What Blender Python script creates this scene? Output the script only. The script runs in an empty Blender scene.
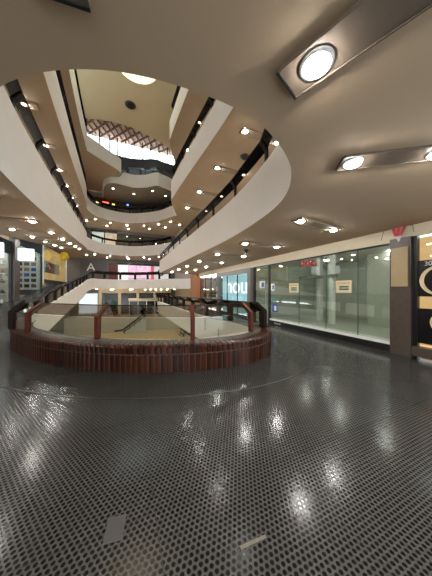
import bpy, bmesh, math, random
from mathutils import Vector, Matrix
random.seed(7)
R = math.radians
SC = bpy.context.scene
COL = SC.collection

# ------------------------------------------------------------------ camera, world, sun, exposure
cam = bpy.data.cameras.new('camera'); camo = bpy.data.objects.new('camera', cam); COL.objects.link(camo)
camo.location = (0, 0, 1.5); camo.rotation_euler = (R(90), 0, R(-23.6))
cam.sensor_fit = 'HORIZONTAL'; cam.sensor_width = 36; cam.lens = 36*208/432; cam.shift_y = 2/432
cam.clip_start = .02
SC.camera = camo
wd = bpy.data.worlds.new('sky'); SC.world = wd; wd.use_nodes = True
bg = wd.node_tree.nodes['Background']; bg.inputs[0].default_value = (.86, .93, 1, 1); bg.inputs[1].default_value = 5
SC.view_settings.view_transform = 'Standard'; SC.view_settings.look = 'None'
SC.view_settings.gamma = 1; SC.view_settings.use_curve_mapping = False
SC.view_settings.exposure = 0.42
SC.cycles.max_bounces = 8; SC.cycles.transparent_max_bounces = 16
SC.cycles.diffuse_bounces = 5
SC.cycles.sample_clamp_indirect = 6

# ------------------------------------------------------------------ materials
def mat(name, col, rough=.6, metal=0, var=.08, scale=6, bump=0, spec=.5, coat=0):
    m = bpy.data.materials.new(name); m.use_nodes = True
    nt = m.node_tree; b = nt.nodes['Principled BSDF']
    tc = nt.nodes.new('ShaderNodeTexCoord'); nz = nt.nodes.new('ShaderNodeTexNoise')
    nz.inputs['Scale'].default_value = scale; nz.inputs['Detail'].default_value = 3
    nt.links.new(tc.outputs['Object'], nz.inputs['Vector'])
    mx = nt.nodes.new('ShaderNodeMix'); mx.data_type = 'RGBA'
    mx.inputs[6].default_value = [c*(1-var) for c in col]+[1]
    mx.inputs[7].default_value = [min(1, c*(1+var)) for c in col]+[1]
    nt.links.new(nz.outputs[0], mx.inputs[0]); nt.links.new(mx.outputs[2], b.inputs['Base Color'])
    b.inputs['Roughness'].default_value = rough; b.inputs['Metallic'].default_value = metal
    b.inputs['Specular IOR Level'].default_value = spec; b.inputs['Coat Weight'].default_value = coat
    if bump:
        bp = nt.nodes.new('ShaderNodeBump'); bp.inputs['Strength'].default_value = bump; bp.inputs['Distance'].default_value = .01
        nt.links.new(nz.outputs[0], bp.inputs['Height']); nt.links.new(bp.outputs[0], b.inputs['Normal'])
    return m
def emat(name, col, s, var=0, scale=3):
    m = bpy.data.materials.new(name); m.use_nodes = True
    nt = m.node_tree; nt.nodes.clear()
    e = nt.nodes.new('ShaderNodeEmission'); o = nt.nodes.new('ShaderNodeOutputMaterial')
    e.inputs[0].default_value = (*col, 1); e.inputs[1].default_value = s
    if var:
        tc = nt.nodes.new('ShaderNodeTexCoord'); nz = nt.nodes.new('ShaderNodeTexNoise'); nz.inputs['Scale'].default_value = scale
        nt.links.new(tc.outputs['Object'], nz.inputs['Vector'])
        mx = nt.nodes.new('ShaderNodeMix'); mx.data_type = 'RGBA'
        mx.inputs[6].default_value = [c*(1-var) for c in col]+[1]; mx.inputs[7].default_value = [c*(1+var) for c in col]+[1]
        nt.links.new(nz.outputs[0], mx.inputs[0]); nt.links.new(mx.outputs[2], e.inputs[0])
    nt.links.new(e.outputs[0], o.inputs[0])
    return m
def glass(name, tint, refl=1.0, rough=.02, ior=1.5):
    m = bpy.data.materials.new(name); m.use_nodes = True
    nt = m.node_tree; nt.nodes.clear()
    o = nt.nodes.new('ShaderNodeOutputMaterial'); t = nt.nodes.new('ShaderNodeBsdfTransparent'); g = nt.nodes.new('ShaderNodeBsdfGlossy')
    t.inputs[0].default_value = (*tint, 1); g.inputs['Roughness'].default_value = rough
    f = nt.nodes.new('ShaderNodeLayerWeight'); f.inputs[0].default_value = .5
    pw = nt.nodes.new('ShaderNodeMath'); pw.operation = 'POWER'; pw.inputs[1].default_value = 4; nt.links.new(f.outputs[1], pw.inputs[0])
    k = nt.nodes.new('ShaderNodeMath'); k.operation = 'MULTIPLY_ADD'; k.inputs[1].default_value = .7*refl; k.inputs[2].default_value = .035*refl; k.use_clamp = True
    mx = nt.nodes.new('ShaderNodeMixShader')
    nt.links.new(pw.outputs[0], k.inputs[0]); nt.links.new(k.outputs[0], mx.inputs[0])
    nt.links.new(t.outputs[0], mx.inputs[1]); nt.links.new(g.outputs[0], mx.inputs[2]); nt.links.new(mx.outputs[0], o.inputs[0])
    return m

def stud_floor():
    m = bpy.data.materials.new('studded_rubber'); m.use_nodes = True
    nt = m.node_tree; L = nt.links.new; N = nt.nodes.new; b = nt.nodes['Principled BSDF']
    tc = N('ShaderNodeTexCoord'); sp = N('ShaderNodeSeparateXYZ'); L(tc.outputs['Object'], sp.inputs[0])
    s = .0345
    def M(op, a, c=None):
        n = N('ShaderNodeMath'); n.operation = op
        for i, v in enumerate((a, c)):
            if v is None: continue
            if isinstance(v, (int, float)): n.inputs[i].default_value = v
            else: L(v, n.inputs[i])
        return n.outputs[0]
    def lat(off):
        ux = M('ADD', M('DIVIDE', sp.outputs[0], s), off+200); uy = M('ADD', M('DIVIDE', sp.outputs[1], s*math.sqrt(3)), off+200)
        dx = M('MULTIPLY', M('SUBTRACT', M('FRACT', ux), .5), s); dy = M('MULTIPLY', M('SUBTRACT', M('FRACT', uy), .5), s*math.sqrt(3))
        return M('SQRT', M('ADD', M('MULTIPLY', dx, dx), M('MULTIPLY', dy, dy)))
    d = M('MINIMUM', lat(0), lat(.5))
    mr = N('ShaderNodeMapRange'); mr.inputs[1].default_value = .0103; mr.inputs[2].default_value = .0134
    mr.inputs[3].default_value = 1; mr.inputs[4].default_value = 0; L(d, mr.inputs[0]); st = mr.outputs[0]
    nz = N('ShaderNodeTexNoise'); nz.inputs['Scale'].default_value = 1.3; nz.inputs['Detail'].default_value = 8; L(tc.outputs['Object'], nz.inputs['Vector'])
    nz2 = N('ShaderNodeTexNoise'); nz2.inputs['Scale'].default_value = 90; nz2.inputs['Detail'].default_value = 3; L(tc.outputs['Object'], nz2.inputs['Vector'])
    c1 = N('ShaderNodeMix'); c1.data_type = 'RGBA'; c1.inputs[6].default_value = (.047, .046, .043, 1); c1.inputs[7].default_value = (.076, .074, .070, 1)
    L(nz.outputs[0], c1.inputs[0])
    c2 = N('ShaderNodeMix'); c2.data_type = 'RGBA'; c2.inputs[7].default_value = (.006, .006, .006, 1); L(st, c2.inputs[0]); L(c1.outputs[2], c2.inputs[6])
    # joints between the one-metre sheets
    jx = M('LESS_THAN', M('ABSOLUTE', M('SUBTRACT', M('FRACT', M('ADD', M('DIVIDE', sp.outputs[0], 1.1), 100.33)), .5)), .004)
    jy = M('LESS_THAN', M('ABSOLUTE', M('SUBTRACT', M('FRACT', M('ADD', M('DIVIDE', sp.outputs[1], 1.1), 100.18)), .5)), .004)
    j = M('MULTIPLY', M('MAXIMUM', jx, jy), .65)
    c3 = N('ShaderNodeMix'); c3.data_type = 'RGBA'; c3.inputs[7].default_value = (.03, .03, .03, 1); L(j, c3.inputs[0]); L(c2.outputs[2], c3.inputs[6])
    L(c3.outputs[2], b.inputs['Base Color'])
    r = M('ADD', M('MULTIPLY', st, -.05), M('ADD', .15, M('MULTIPLY', nz.outputs[0], .10))); L(r, b.inputs['Roughness'])
    bp = N('ShaderNodeBump'); bp.inputs['Strength'].default_value = .05; bp.inputs['Distance'].default_value = .002
    L(st, bp.inputs['Height']); L(bp.outputs[0], b.inputs['Normal'])
    b.inputs['Specular IOR Level'].default_value = .26
    return m

def brick_mat():
    m = bpy.data.materials.new('brown_glazed_brick'); m.use_nodes = True
    nt = m.node_tree; b = nt.nodes['Principled BSDF']
    g = nt.nodes.new('ShaderNodeNewGeometry'); cr = nt.nodes.new('ShaderNodeValToRGB')
    cr.color_ramp.elements[0].color = (.028, .007, .003, 1); cr.color_ramp.elements[1].color = (.075, .020, .008, 1)
    e = cr.color_ramp.elements.new(.5); e.color = (.046, .012, .005, 1)
    nt.links.new(g.outputs['Random Per Island'], cr.inputs[0])
    tc = nt.nodes.new('ShaderNodeTexCoord'); nz = nt.nodes.new('ShaderNodeTexNoise'); nz.inputs['Scale'].default_value = 22
    nt.links.new(tc.outputs['Object'], nz.inputs['Vector'])
    mx = nt.nodes.new('ShaderNodeMix'); mx.data_type = 'RGBA'; mx.blend_type = 'MULTIPLY'; mx.inputs[0].default_value = .6
    nt.links.new(cr.outputs[0], mx.inputs[6]); nt.links.new(nz.outputs[1], mx.inputs[7]); 
    hs = nt.nodes.new('ShaderNodeMix'); hs.data_type = 'RGBA'; hs.inputs[0].default_value = .55
    nt.links.new(cr.outputs[0], hs.inputs[6]); nt.links.new(mx.outputs[2], hs.inputs[7]); nt.links.new(hs.outputs[2], b.inputs['Base Color'])
    b.inputs['Roughness'].default_value = .3; b.inputs['Specular IOR Level'].default_value = .3
    return m

M = {
 'stud': stud_floor(), 'brick': brick_mat(),
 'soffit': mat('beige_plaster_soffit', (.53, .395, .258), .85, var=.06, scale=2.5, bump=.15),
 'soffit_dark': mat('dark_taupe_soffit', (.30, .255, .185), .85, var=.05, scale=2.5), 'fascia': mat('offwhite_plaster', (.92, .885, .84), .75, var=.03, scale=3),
 'floor_up': mat('pale_bounce_floor', (.42, .40, .37), .5),  # unseen upper floor, kept pale to bounce light up to the soffits
 'floor_dark': mat('grey_bounce_floor', (.22, .21, .20), .5), 'lower': mat('tan_stone_floor', (.62, .48, .31), .45, var=.12, scale=3),  # grey: unseen top floors, toned down so less light bounces up
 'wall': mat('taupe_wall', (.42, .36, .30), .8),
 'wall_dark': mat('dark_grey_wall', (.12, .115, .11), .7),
 'header': mat('cream_header', (.80, .70, .52), .6, var=.04),
 'wood': mat('red_brown_wood', (.10, .020, .009), .45, var=.3, spec=.25, scale=14),
 'wood_dark': mat('dark_brown_wood', (.014, .007, .005), .6, var=.25, spec=.2, scale=14),
 'mortar': mat('mortar', (.12, .10, .085), .9),
 'toptile': mat('grey_top_tile', (.10, .082, .07), .55, var=.3, scale=10),
 'smoke': glass('smoked_glass', (.66, .64, .60), 2.4, .03), 'smoke_d': glass('dark_smoked_glass', (.10, .085, .07), .8, .15), 'lamp_shop': emat('shop_lamp', (1, .98, .92), 62),
 'clear': glass('clear_glass', (.82, .86, .82), 1.0, .01),
 'shopglass': glass('green_shop_glass', (.84, .88, .84), 3.0, .01),
 'strip': mat('brushed_metal_strip', (.15, .115, .085), .55, .0, spec=.25, var=.1, scale=20),
 'strip_pale': mat('beige_metal_strip', (.33, .25, .175), .6, var=.05), 'black': mat('black_metal', (.012, .012, .012), .4),
 'black_gloss': mat('black_gloss_panel', (.008, .008, .009), .18),
 'chrome': mat('pale_metal', (.6, .6, .6), .3, .8),
 'lamp': emat('lamp_cool_white', (1, .97, .92), 260),
 'lamp_solo': emat('lamp_single', (1, .97, .92), 300), 'lamp_warm': emat('lamp_warm_white', (1, .80, .50), 160),
 'white': mat('white_paint', (.8, .8, .78), .5, var=.03),
 'granite': mat('speckled_granite', (.17, .16, .155), .35, var=.5, scale=60),
 'brownstone': mat('brown_stone', (.075, .058, .046), .4, var=.25, scale=12),
 'ama_wall': mat('pale_green_grey_wall', (.50, .52, .47), .7, var=.04),
 'ama_floor': mat('shop_floor', (.42, .43, .36), .35, var=.1),
 'red': mat('red_paint', (.6, .02, .03), .45), 'blue': mat('blue_print', (.03, .09, .45), .5), 'teal': mat('teal_print', (.05, .35, .33), .5),
 'green_d': mat('dark_green_print', (.02, .12, .07), .5), 'paper': mat('paper', (.78, .78, .76), .7, var=.03), 'card': mat('cream_card', (.72, .60, .38), .6, var=.1),
 'gold': mat('cream_gold_print', (.82, .66, .42), .5), 'green': mat('leaf_green', (.05, .16, .04), .5, var=.4), 'clay': mat('terracotta', (.42, .16, .07), .7),
 'yellow': mat('yellow_plastic', (.85, .60, .04), .35), 'pinkish': mat('pale_wood_beam', (.36, .19, .12), .6, var=.2),
 'deck': mat('cream_roof_deck', (.78, .66, .56), .8),
 'orange': mat('orange_wood', (.40, .15, .06), .45, var=.2, scale=10),
}

# ------------------------------------------------------------------ helpers
def link(name, bm, m, parent=None, smooth=False):
    me = bpy.data.meshes.new(name); bmesh.ops.recalc_face_normals(bm, faces=bm.faces[:]); bm.to_mesh(me); bm.free()
    for mm in (m if isinstance(m, (list, tuple)) else [m]): me.materials.append(mm)
    if smooth:
        for p in me.polygons: p.use_smooth = True
    o = bpy.data.objects.new(name, me); COL.objects.link(o)
    if parent: o.parent = parent
    return o
def struct(name, bm, m, smooth=False):
    o = link(name, bm, m, None, smooth); o['kind'] = 'structure'; return o
def tag(o, label, cat, group=None):
    o['label'] = label; o['category'] = cat
    if group: o['group'] = group
    return o
def thing(name, label, cat, loc=(0, 0, 0), rz=0, group=None):
    o = bpy.data.objects.new(name, None); COL.objects.link(o); o.location = loc; o.rotation_euler = (0, 0, rz)
    o.empty_display_size = .1
    return tag(o, label, cat, group)
def dup(root, loc, rz, label, group=None):
    r = root.copy(); COL.objects.link(r); r.location = loc; r.rotation_euler = (0, 0, rz); r['label'] = label
    if group: r['group'] = group
    for ch in list(root.children):
        c = ch.copy(); COL.objects.link(c); c.parent = r
        for g in ch.children:
            d = g.copy(); COL.objects.link(d); d.parent = c
    return r
def box(bm, x0, x1, y0, y1, z0, z1, mi=0, bev=0):
    vs = [bm.verts.new((x, y, z)) for x in (x0, x1) for y in (y0, y1) for z in (z0, z1)]
    fs = [bm.faces.new([vs[i] for i in q]) for q in ((0, 1, 3, 2), (4, 6, 7, 5), (0, 4, 5, 1), (2, 3, 7, 6), (0, 2, 6, 4), (1, 5, 7, 3))]
    for f in fs: f.material_index = mi
    if bev:
        es = list({e for f in fs for e in f.edges})
        bmesh.ops.bevel(bm, geom=es, offset=bev, segments=2, affect='EDGES', profile=.6)
    return fs
def bx(*a, **k):
    bm = bmesh.new(); box(bm, *a, **k); return bm
def cyl(bm, c, r, h, n=24, r2=None, mi=0):
    r2 = r if r2 is None else r2
    a = [bm.verts.new((c[0]+r*math.cos(2*math.pi*i/n), c[1]+r*math.sin(2*math.pi*i/n), c[2])) for i in range(n)]
    b = [bm.verts.new((c[0]+r2*math.cos(2*math.pi*i/n), c[1]+r2*math.sin(2*math.pi*i/n), c[2]+h)) for i in range(n)]
    fs = [bm.faces.new((a[i], a[(i+1) % n], b[(i+1) % n], b[i])) for i in range(n)] + [bm.faces.new(a[::-1]), bm.faces.new(b)]
    for f in fs: f.material_index = mi
def lathe(bm, prof, c=(0, 0, 0), n=24):
    rings = []
    for r, z in prof:
        rings.append([bm.verts.new((c[0]+r*math.cos(2*math.pi*i/n), c[1]+r*math.sin(2*math.pi*i/n), c[2]+z)) for i in range(n)])
    for a, b in zip(rings, rings[1:]):
        for i in range(n): bm.faces.new((a[i], a[(i+1) % n], b[(i+1) % n], b[i]))
    bm.faces.new(rings[0][::-1]); bm.faces.new(rings[-1])
def tube(bm, pts, r, n=8):
    pts = [Vector(p) for p in pts]; rings = []
    for i, p in enumerate(pts):
        t = (pts[min(i+1, len(pts)-1)]-pts[max(i-1, 0)]).normalized()
        u = t.cross(Vector((0, 0, 1)) if abs(t.z) < .9 else Vector((1, 0, 0))).normalized(); v = t.cross(u)
        rings.append([bm.verts.new(p+u*r*math.cos(2*math.pi*k/n)+v*r*math.sin(2*math.pi*k/n)) for k in range(n)])
    for a, b in zip(rings, rings[1:]):
        for k in range(n): bm.faces.new((a[k], a[(k+1) % n], b[(k+1) % n], b[k]))
    bm.faces.new(rings[0][::-1]); bm.faces.new(rings[-1])
def prism(bm, poly, z0, z1):
    a = [bm.verts.new((x, y, z0)) for x, y in poly]; b = [bm.verts.new((x, y, z1)) for x, y in poly]; n = len(poly)
    for i in range(n): bm.faces.new((a[i], a[(i+1) % n], b[(i+1) % n], b[i]))
    f1 = bm.faces.new(a[::-1]); f2 = bm.faces.new(b); f1.normal_update(); f2.normal_update()
    bmesh.ops.triangulate(bm, faces=[f1, f2])
def text(name, body, size, loc, rot, m, parent=None, ext=.004, align='CENTER', sx=1):
    c = bpy.data.curves.new(name, 'FONT'); c.body = body; c.size = size; c.extrude = ext; c.align_x = align; c.align_y = 'CENTER'
    c.materials.append(m); o = bpy.data.objects.new(name, c); COL.objects.link(o); o.location = loc; o.rotation_euler = rot; o.scale = (sx, 1, 1)
    me = bpy.data.meshes.new_from_object(o.evaluated_get(bpy.context.evaluated_depsgraph_get()))
    bpy.data.objects.remove(o); o = bpy.data.objects.new(name, me); COL.objects.link(o); o.location = loc; o.rotation_euler = rot; o.scale = (sx, 1, 1)
    if not me.materials: me.materials.append(m)
    if parent: o.parent = parent
    return o
RIGHT_FACE = (R(90), 0, R(-90))      # lettering on the right-hand wall, read from the atrium
FAR_FACE = (R(90), 0, 0)
LEFT_FACE = (R(90), 0, R(90))
def catmull(P, n=8):
    out = []
    for i in range(len(P)-1):
        p0, p1, p2, p3 = P[max(i-1, 0)], P[i], P[i+1], P[min(i+2, len(P)-1)]
        for k in range(n):
            t = k/n
            out.append(tuple(.5*(2*b+(c-a)*t+(2*a-5*b+4*c-d)*t*t+(-a+3*b-3*c+d)*t**3) for a, b, c, d in zip(p0, p1, p2, p3)))
    out.append(tuple(P[-1])); return out
def resample(P, step):
    P = [Vector(p) for p in P]; L = [0]
    for a, b in zip(P, P[1:]): L.append(L[-1]+(b-a).length)
    n = max(1, round(L[-1]/step)); out = []; j = 0
    for i in range(n+1):
        s = L[-1]*i/n
        while j < len(L)-2 and L[j+1] < s: j += 1
        t = 0 if L[j+1] == L[j] else (s-L[j])/(L[j+1]-L[j]); out.append(P[j].lerp(P[j+1], min(1, t)))
    return out
def normals(P):                       # unit normals pointing into the opening (paths run far right > near > far left > far)
    out = []
    for i in range(len(P)):
        a, b = Vector(P[max(i-1, 0)][:2]), Vector(P[min(i+1, len(P)-1)][:2]); t = (b-a).normalized(); out.append(Vector((t.y, -t.x)))
    return out
def smoothstep(t): t = max(0, min(1, t)); return t*t*(3-2*t)

# ------------------------------------------------------------------ plan of the atrium
XR, XL, YN, YF = 5.93, -5.5, -6.0, 27.0
STOREY = 3.45; RISE = 2.1
LOOP0 = [(3.15, 19.5), (3.15, 14), (3.15, 10), (3.25, 7.6), (3.64, 5.75), (3.49, 4.45), (2.72, 3.73), (1.55, 3.62), (.08, 4.07), (-1.17, 4.97),
         (-1.96, 5.87), (-2.74, 7.1), (-3.2, 8.8), (-3.25, 10.6), (-3.25, 14), (-3.25, 18), (-3.3, 21), (-2.4, 23.3), (.45, 24.0), (3, 22.2), (4.6, 19.9), (5.9, 18.9)]
LOOP1 = [(2.72, 18.2), (2.72, 15), (2.72, 12), (2.72, 8), (2.72, 5.6), (2.6, 4.0), (2.36, 2.75), (1.89, 1.99), (1.24, 1.57), (.64, 1.45), (-.15, 1.56), (-.82, 1.98),
         (-1.3, 2.7), (-1.57, 3.8), (-1.85, 6.4), (-2.2, 11), (-2.67, 18), (-2.95, 21.2), (-2.0, 23.1), (.45, 23.6), (3, 21.8), (4.3, 19.6), (5.9, 18.5)]
LOOP2 = [(5.92, 20.2), (4.3, 16.6), (2.85, 12.9), (2.36, 11.6), (2.32, 11.0), (2.42, 9), (2.58, 6.6), (2.66, 5)] + LOOP1[5:]
LOOP3 = [(5.92, 19.2), (4.2, 16.4), (3.0, 13.6), (2.34, 11.9), (2.29, 11.2), (2.42, 8.4), (2.58, 6.4), (2.66, 5)] + LOOP1[5:15] + [(-2.2, 11), (-2.4, 14.5), (-2.5, 17.3)]
def ramp(k, y):
    return RISE*max(0, min(1, (y-8)/14)) if k == 0 else RISE*max(0, min(1, (y-2)/19.5))
def with_z(k, loop, n=8):
    P = catmull(loop, n); out = []; near = min(range(len(P)), key=lambda i: P[i][1])
    for i, (x, y) in enumerate(P):
        z = 0
        if i > near: z = ramp(k, y) if x < -.5 and y < 22.5 else (RISE if y > 15 else 0)
        out.append((x, y, z))
    return out
def outer(p, ymin):
    c = Vector((.6, min(max(p[1], ymin+1.6), 20.5))); d = Vector(p[:2])-c; ts = []
    for lim, dd, cc in ((XR, d.x, c.x), (XL, d.x, c.x), (YF, d.y, c.y), (YN, d.y, c.y)):
        if abs(dd) > 1e-6:
            t = (lim-cc)/dd
            if t > 0: ts.append(t)
    return c+d*min(ts)
def ring(P, dz, ymin, shift=0):
    bm = bmesh.new(); A = []; B = []
    for p in P:
        q = outer(p, ymin); A.append(bm.verts.new((p[0], p[1], p[2]+dz))); B.append(bm.verts.new((q.x, q.y, p[2]+dz)))
    for i in range(len(P)-1): bm.faces.new((A[i], A[i+1], B[i+1], B[i]))
    # fill the wedge left in each corner of the plan
    for i in range(len(P)-1):
        a, b = B[i].co, B[i+1].co
        if abs(a.x-b.x) > 1e-4 and abs(a.y-b.y) > 1e-4:
            cx = XR if max(a.x, b.x) > XR-1e-3 else XL; cy = YF if max(a.y, b.y) > YF-1e-3 else YN
            bm.faces.new((B[i], B[i+1], bm.verts.new((cx, cy, (a.z+b.z)/2))))
    return bm
def band(P, z0, h, th=.16, hf=None):
    """the parapet band round an opening: rounded lower edge, flat top"""
    bm = bmesh.new(); N = normals(P); sec = [(-.05, 0), (-.015, .015), (0, .05), (0, h), (-th, h), (-th, h-.5), (-.05, h-.5)]; R_ = []
    for p, n in zip(P, N):
        if hf: h = hf(p); sec = [(-.05, 0), (-.015, .015), (0, .05), (0, h), (-th, h), (-th, h-.5), (-.05, h-.5)]
        R_.append([bm.verts.new((p[0]+n.x*d, p[1]+n.y*d, p[2]+z0+z)) for d, z in sec])
    m = len(sec)
    for a, b in zip(R_, R_[1:]):
        for i in range(m): bm.faces.new((a[i], a[(i+1) % m], b[(i+1) % m], b[i]))
    bm.faces.new(R_[0]); bm.faces.new(R_[-1][::-1])
    return bm

def inset(P, d): return [(p[0]+n.x*d, p[1]+n.y*d, p[2]) for p, n in zip(P, normals(P))]
# ------------------------------------------------------------------ setting: floors, soffits, bands
E0_out = with_z(0, LOOP0); E0 = inset(E0_out, .45)
E1 = with_z(1, LOOP1)
E2 = with_z(2, LOOP2); E3 = with_z(3, LOOP3)
EDGE = {0: E0, 1: E1, 2: E2, 3: E3}
def hb(p):                                  # height of the band: the ramp side is taller
    return 1.05+.2*smoothstep((.3-p[0])/1.5)*smoothstep((22-p[1])/4)
BASE = {0: -.5, 1: 2.95, 2: 2.95+STOREY, 3: 2.95+2*STOREY}
struct('floor', ring(E0, 0, 3.7), M['stud'])
for k in range(4):
    ym = 3.7 if k == 0 else 1.45
    struct('ceiling', ring(EDGE[k], BASE[k], ym), M['soffit'])
    if k: struct('floor', ring(EDGE[k], BASE[k]+.55, ym), M['floor_up'] if k == 1 else M['floor_dark'])
    struct('trim_%d' % (k+1), band(EDGE[k], BASE[k], .965, hf=hb if k else None), M['fascia'], True).modifiers.new('e', 'EDGE_SPLIT').split_angle = R(40)
# ends of the galleries at the far right, closing the cut between storeys
for k in (1,):
    b = BASE[k]; struct('trim_%d' % (k+10), bx(2.72, XR, 18.2, 18.36, b, b+1.08), M['fascia'])
# end of the third ramp, cut off obliquely
b = BASE[3]+RISE*15.3/19.5
bm = bmesh.new(); prism(bm, [(-2.56, 17.38), (-.47, 19.33), (-.95, 21), (-2.2, 24.2), (-5.5, 24.2), (-5.5, 17.3)], b, b+.5); struct('ceiling', bm, M['soffit'])
struct('trim_5', band(catmull([(-2.5, 17.3, 0), (-1.45, 18.3, 0), (-.4, 19.3, 0), (-.42, 19.9, 0), (-.9, 21, 0)], 4), b, 1.1), M['fascia'])
# top gallery: a lobe with a rounded tip
b = 10.9
b_lobe = b
lobe = catmull([(-2.1, 24, 0), (-1.95, 22.3, 0), (-1.75, 21.3, 0), (-1.35, 20.6, 0), (-.8, 20.3, 0), (0, 20.4, 0), (.68, 20.5, 0), (1.7, 20.05, 0), (2.6, 19.25, 0), (3.2, 19.45, 0), (3.86, 19.7, 0), (5.9, 21.0, 0)], 8)
def lobe_h(p): return .57+.6*smoothstep((p[0]+.55)/.5)
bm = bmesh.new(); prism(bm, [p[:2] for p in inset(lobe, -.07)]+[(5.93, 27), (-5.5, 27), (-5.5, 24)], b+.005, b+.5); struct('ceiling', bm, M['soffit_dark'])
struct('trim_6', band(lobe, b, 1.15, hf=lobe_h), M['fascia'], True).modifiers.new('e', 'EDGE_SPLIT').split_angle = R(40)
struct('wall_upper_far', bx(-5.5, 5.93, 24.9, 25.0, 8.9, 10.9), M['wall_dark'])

# roof soffit with its round rooflight
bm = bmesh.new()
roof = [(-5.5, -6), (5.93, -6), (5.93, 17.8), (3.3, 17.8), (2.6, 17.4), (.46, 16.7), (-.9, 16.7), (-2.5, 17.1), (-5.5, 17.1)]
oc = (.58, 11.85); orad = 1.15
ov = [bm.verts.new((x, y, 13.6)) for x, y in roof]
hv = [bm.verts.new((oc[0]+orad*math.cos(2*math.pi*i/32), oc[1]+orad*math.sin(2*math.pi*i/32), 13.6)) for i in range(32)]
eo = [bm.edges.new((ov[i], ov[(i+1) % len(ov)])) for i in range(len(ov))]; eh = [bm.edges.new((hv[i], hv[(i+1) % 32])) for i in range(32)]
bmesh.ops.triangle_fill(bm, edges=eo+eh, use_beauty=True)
struct('ceiling', bm, mat('daylit_roof_tint', (.82, .68, .44), .85, var=.04, scale=2))  # paler and yellower than the other soffits: daylight put into the colour
bm = bmesh.new()
for (x0, y0), (x1, y1) in zip(roof[2:], roof[3:]):
    q = [bm.verts.new(v) for v in ((x0, y0, 13.6), (x1, y1, 13.6), (x1, y1, 16.9), (x0, y0, 16.9))]; bm.faces.new(q)
struct('wall_roof', bm, M['deck'])
bm = bmesh.new(); n = 32
a = [bm.verts.new((oc[0]+orad*math.cos(2*math.pi*i/n), oc[1]+orad*math.sin(2*math.pi*i/n), 13.6)) for i in range(n)]
c = [bm.verts.new((oc[0]+orad*math.cos(2*math.pi*i/n), oc[1]+orad*math.sin(2*math.pi*i/n), 14.5)) for i in range(n)]
for i in range(n): bm.faces.new((a[i], a[(i+1) % n], c[(i+1) % n], c[i]))
struct('trim_7', bm, M['header'], True)
bm = bmesh.new(); cyl(bm, (oc[0], oc[1], 14.45), orad, .04, 32); struct('window_9', bm, emat('daylit_rooflight', (1, .86, .62), 5.0))
# roof deck over the clerestory with crossing beams
struct('ceiling', bx(-5.6, 6, 16.5, 24, 16.95, 17.05), M['deck'])
bm = bmesh.new()
def beam(p, q, w, z0, z1):
    p, q = Vector(p), Vector(q); t = (q-p).normalized(); s = Vector((-t.y, t.x))*w/2
    prism(bm, [tuple(p+s), tuple(q+s), tuple(q-s), tuple(p-s)], z0, z1)
for i in range(20): beam((-8+i*.6, 16.8), (-8+i*.6+3, 23.4), .05, 16.72, 16.93)
for i in range(13): beam((-3+i*.95, 16.8), (-3+i*.95-5, 23.4), .06, 16.50, 16.70)
bb = struct('trim_8', bm, M['pinkish'])
# clerestory glass wall on a curve, mullions, sill band
clere = catmull([(-5.6, 17.2), (-4.2, 19.6), (-3.1, 21.1), (-1.75, 22.5), (-.7, 22.9), (.45, 22.95), (1.65, 22.6), (2.8, 22.1), (4.1, 22.3), (5.9, 22.4)], 6)
def vwall(P, z0, z1, th=0):
    bm = bmesh.new(); A = [bm.verts.new((p[0], p[1], z0)) for p in P]; B = [bm.verts.new((p[0], p[1], z1)) for p in P]
    for i in range(len(P)-1): bm.faces.new((A[i], A[i+1], B[i+1], B[i]))
    return bm
struct('window_1', vwall(clere, 14.95, 16.5), M['clear'])
struct('wall_clerestory', vwall(clere, 12.0, 14.95), mat('slate_wall', (.10, .115, .14), .6))
bm = bmesh.new()
for i in range(0, len(clere), 4):
    x, y = clere[i]; box(bm, x-.05, x+.05, y-.07, y+.03, 14.9, 16.6)
struct('trim_9', bm, M['black'])

# outer walls
bm = bmesh.new(); box(bm, -1.0, 6.0, -6.2, -6, 0, 2.95); box(bm, -1.5, 6.0, -6.2, -6, 2.95, 17); struct('wall_back', bm, M['wall'])  # unseen wall; its left gap is shaped to steer daylight to the right
struct('wall_left', bx(-5.7, -5.5, -6, 9.8, 0, 11.4), M['wall'])
bm = bmesh.new(); box(bm, -5.7, -5.5, 9.8, 27, 4.9, 11.4); box(bm, -5.7, -5.5, 15.5, 27, 11.4, 17); struct('wall_left_upper', bm, M['wall'])
bm = bmesh.new(); box(bm, 5.93, 6.13, -6, 27, 2.95, 11.0); box(bm, 5.93, 6.13, 8, 27, 11.0, 17); struct('wall_right', bm, M['wall'])
struct('added_window_2', bx(-5.62, -5.6, -6, 15.5, 11.4, 13.6), M['clear']); struct('added_window_3', bx(6.02, 6.04, -6, 8, 11.0, 13.6), M['clear'])  # added openings, out of view, that let daylight onto the roof soffit
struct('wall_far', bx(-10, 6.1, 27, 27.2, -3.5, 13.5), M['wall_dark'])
struct('wall_right_far', bx(5.93, 6.1, 20, 27, -3.5, 2.95), M['wall'])
# lower storey seen through the opening
struct('floor_lower', bx(-9, 9, -6, 27, -3.3, -3.1), M['lower'])
bm = bmesh.new(); prism(bm, [(-5.5, 24.6), (-2.0, 25.0), (.5, 25.2), (2.5, 25.0), (5.93, 24.2), (5.93, 27), (-5.5, 27)], -3.45, -1.35)
struct('floor_landing', bm, mat('pale_landing_render', (.46, .42, .35), .7))
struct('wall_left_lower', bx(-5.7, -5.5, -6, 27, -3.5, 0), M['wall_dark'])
struct('wall_right_lower', bx(5.93, 6.1, -6, 27, -3.5, 0), M['wall_dark'])

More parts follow.
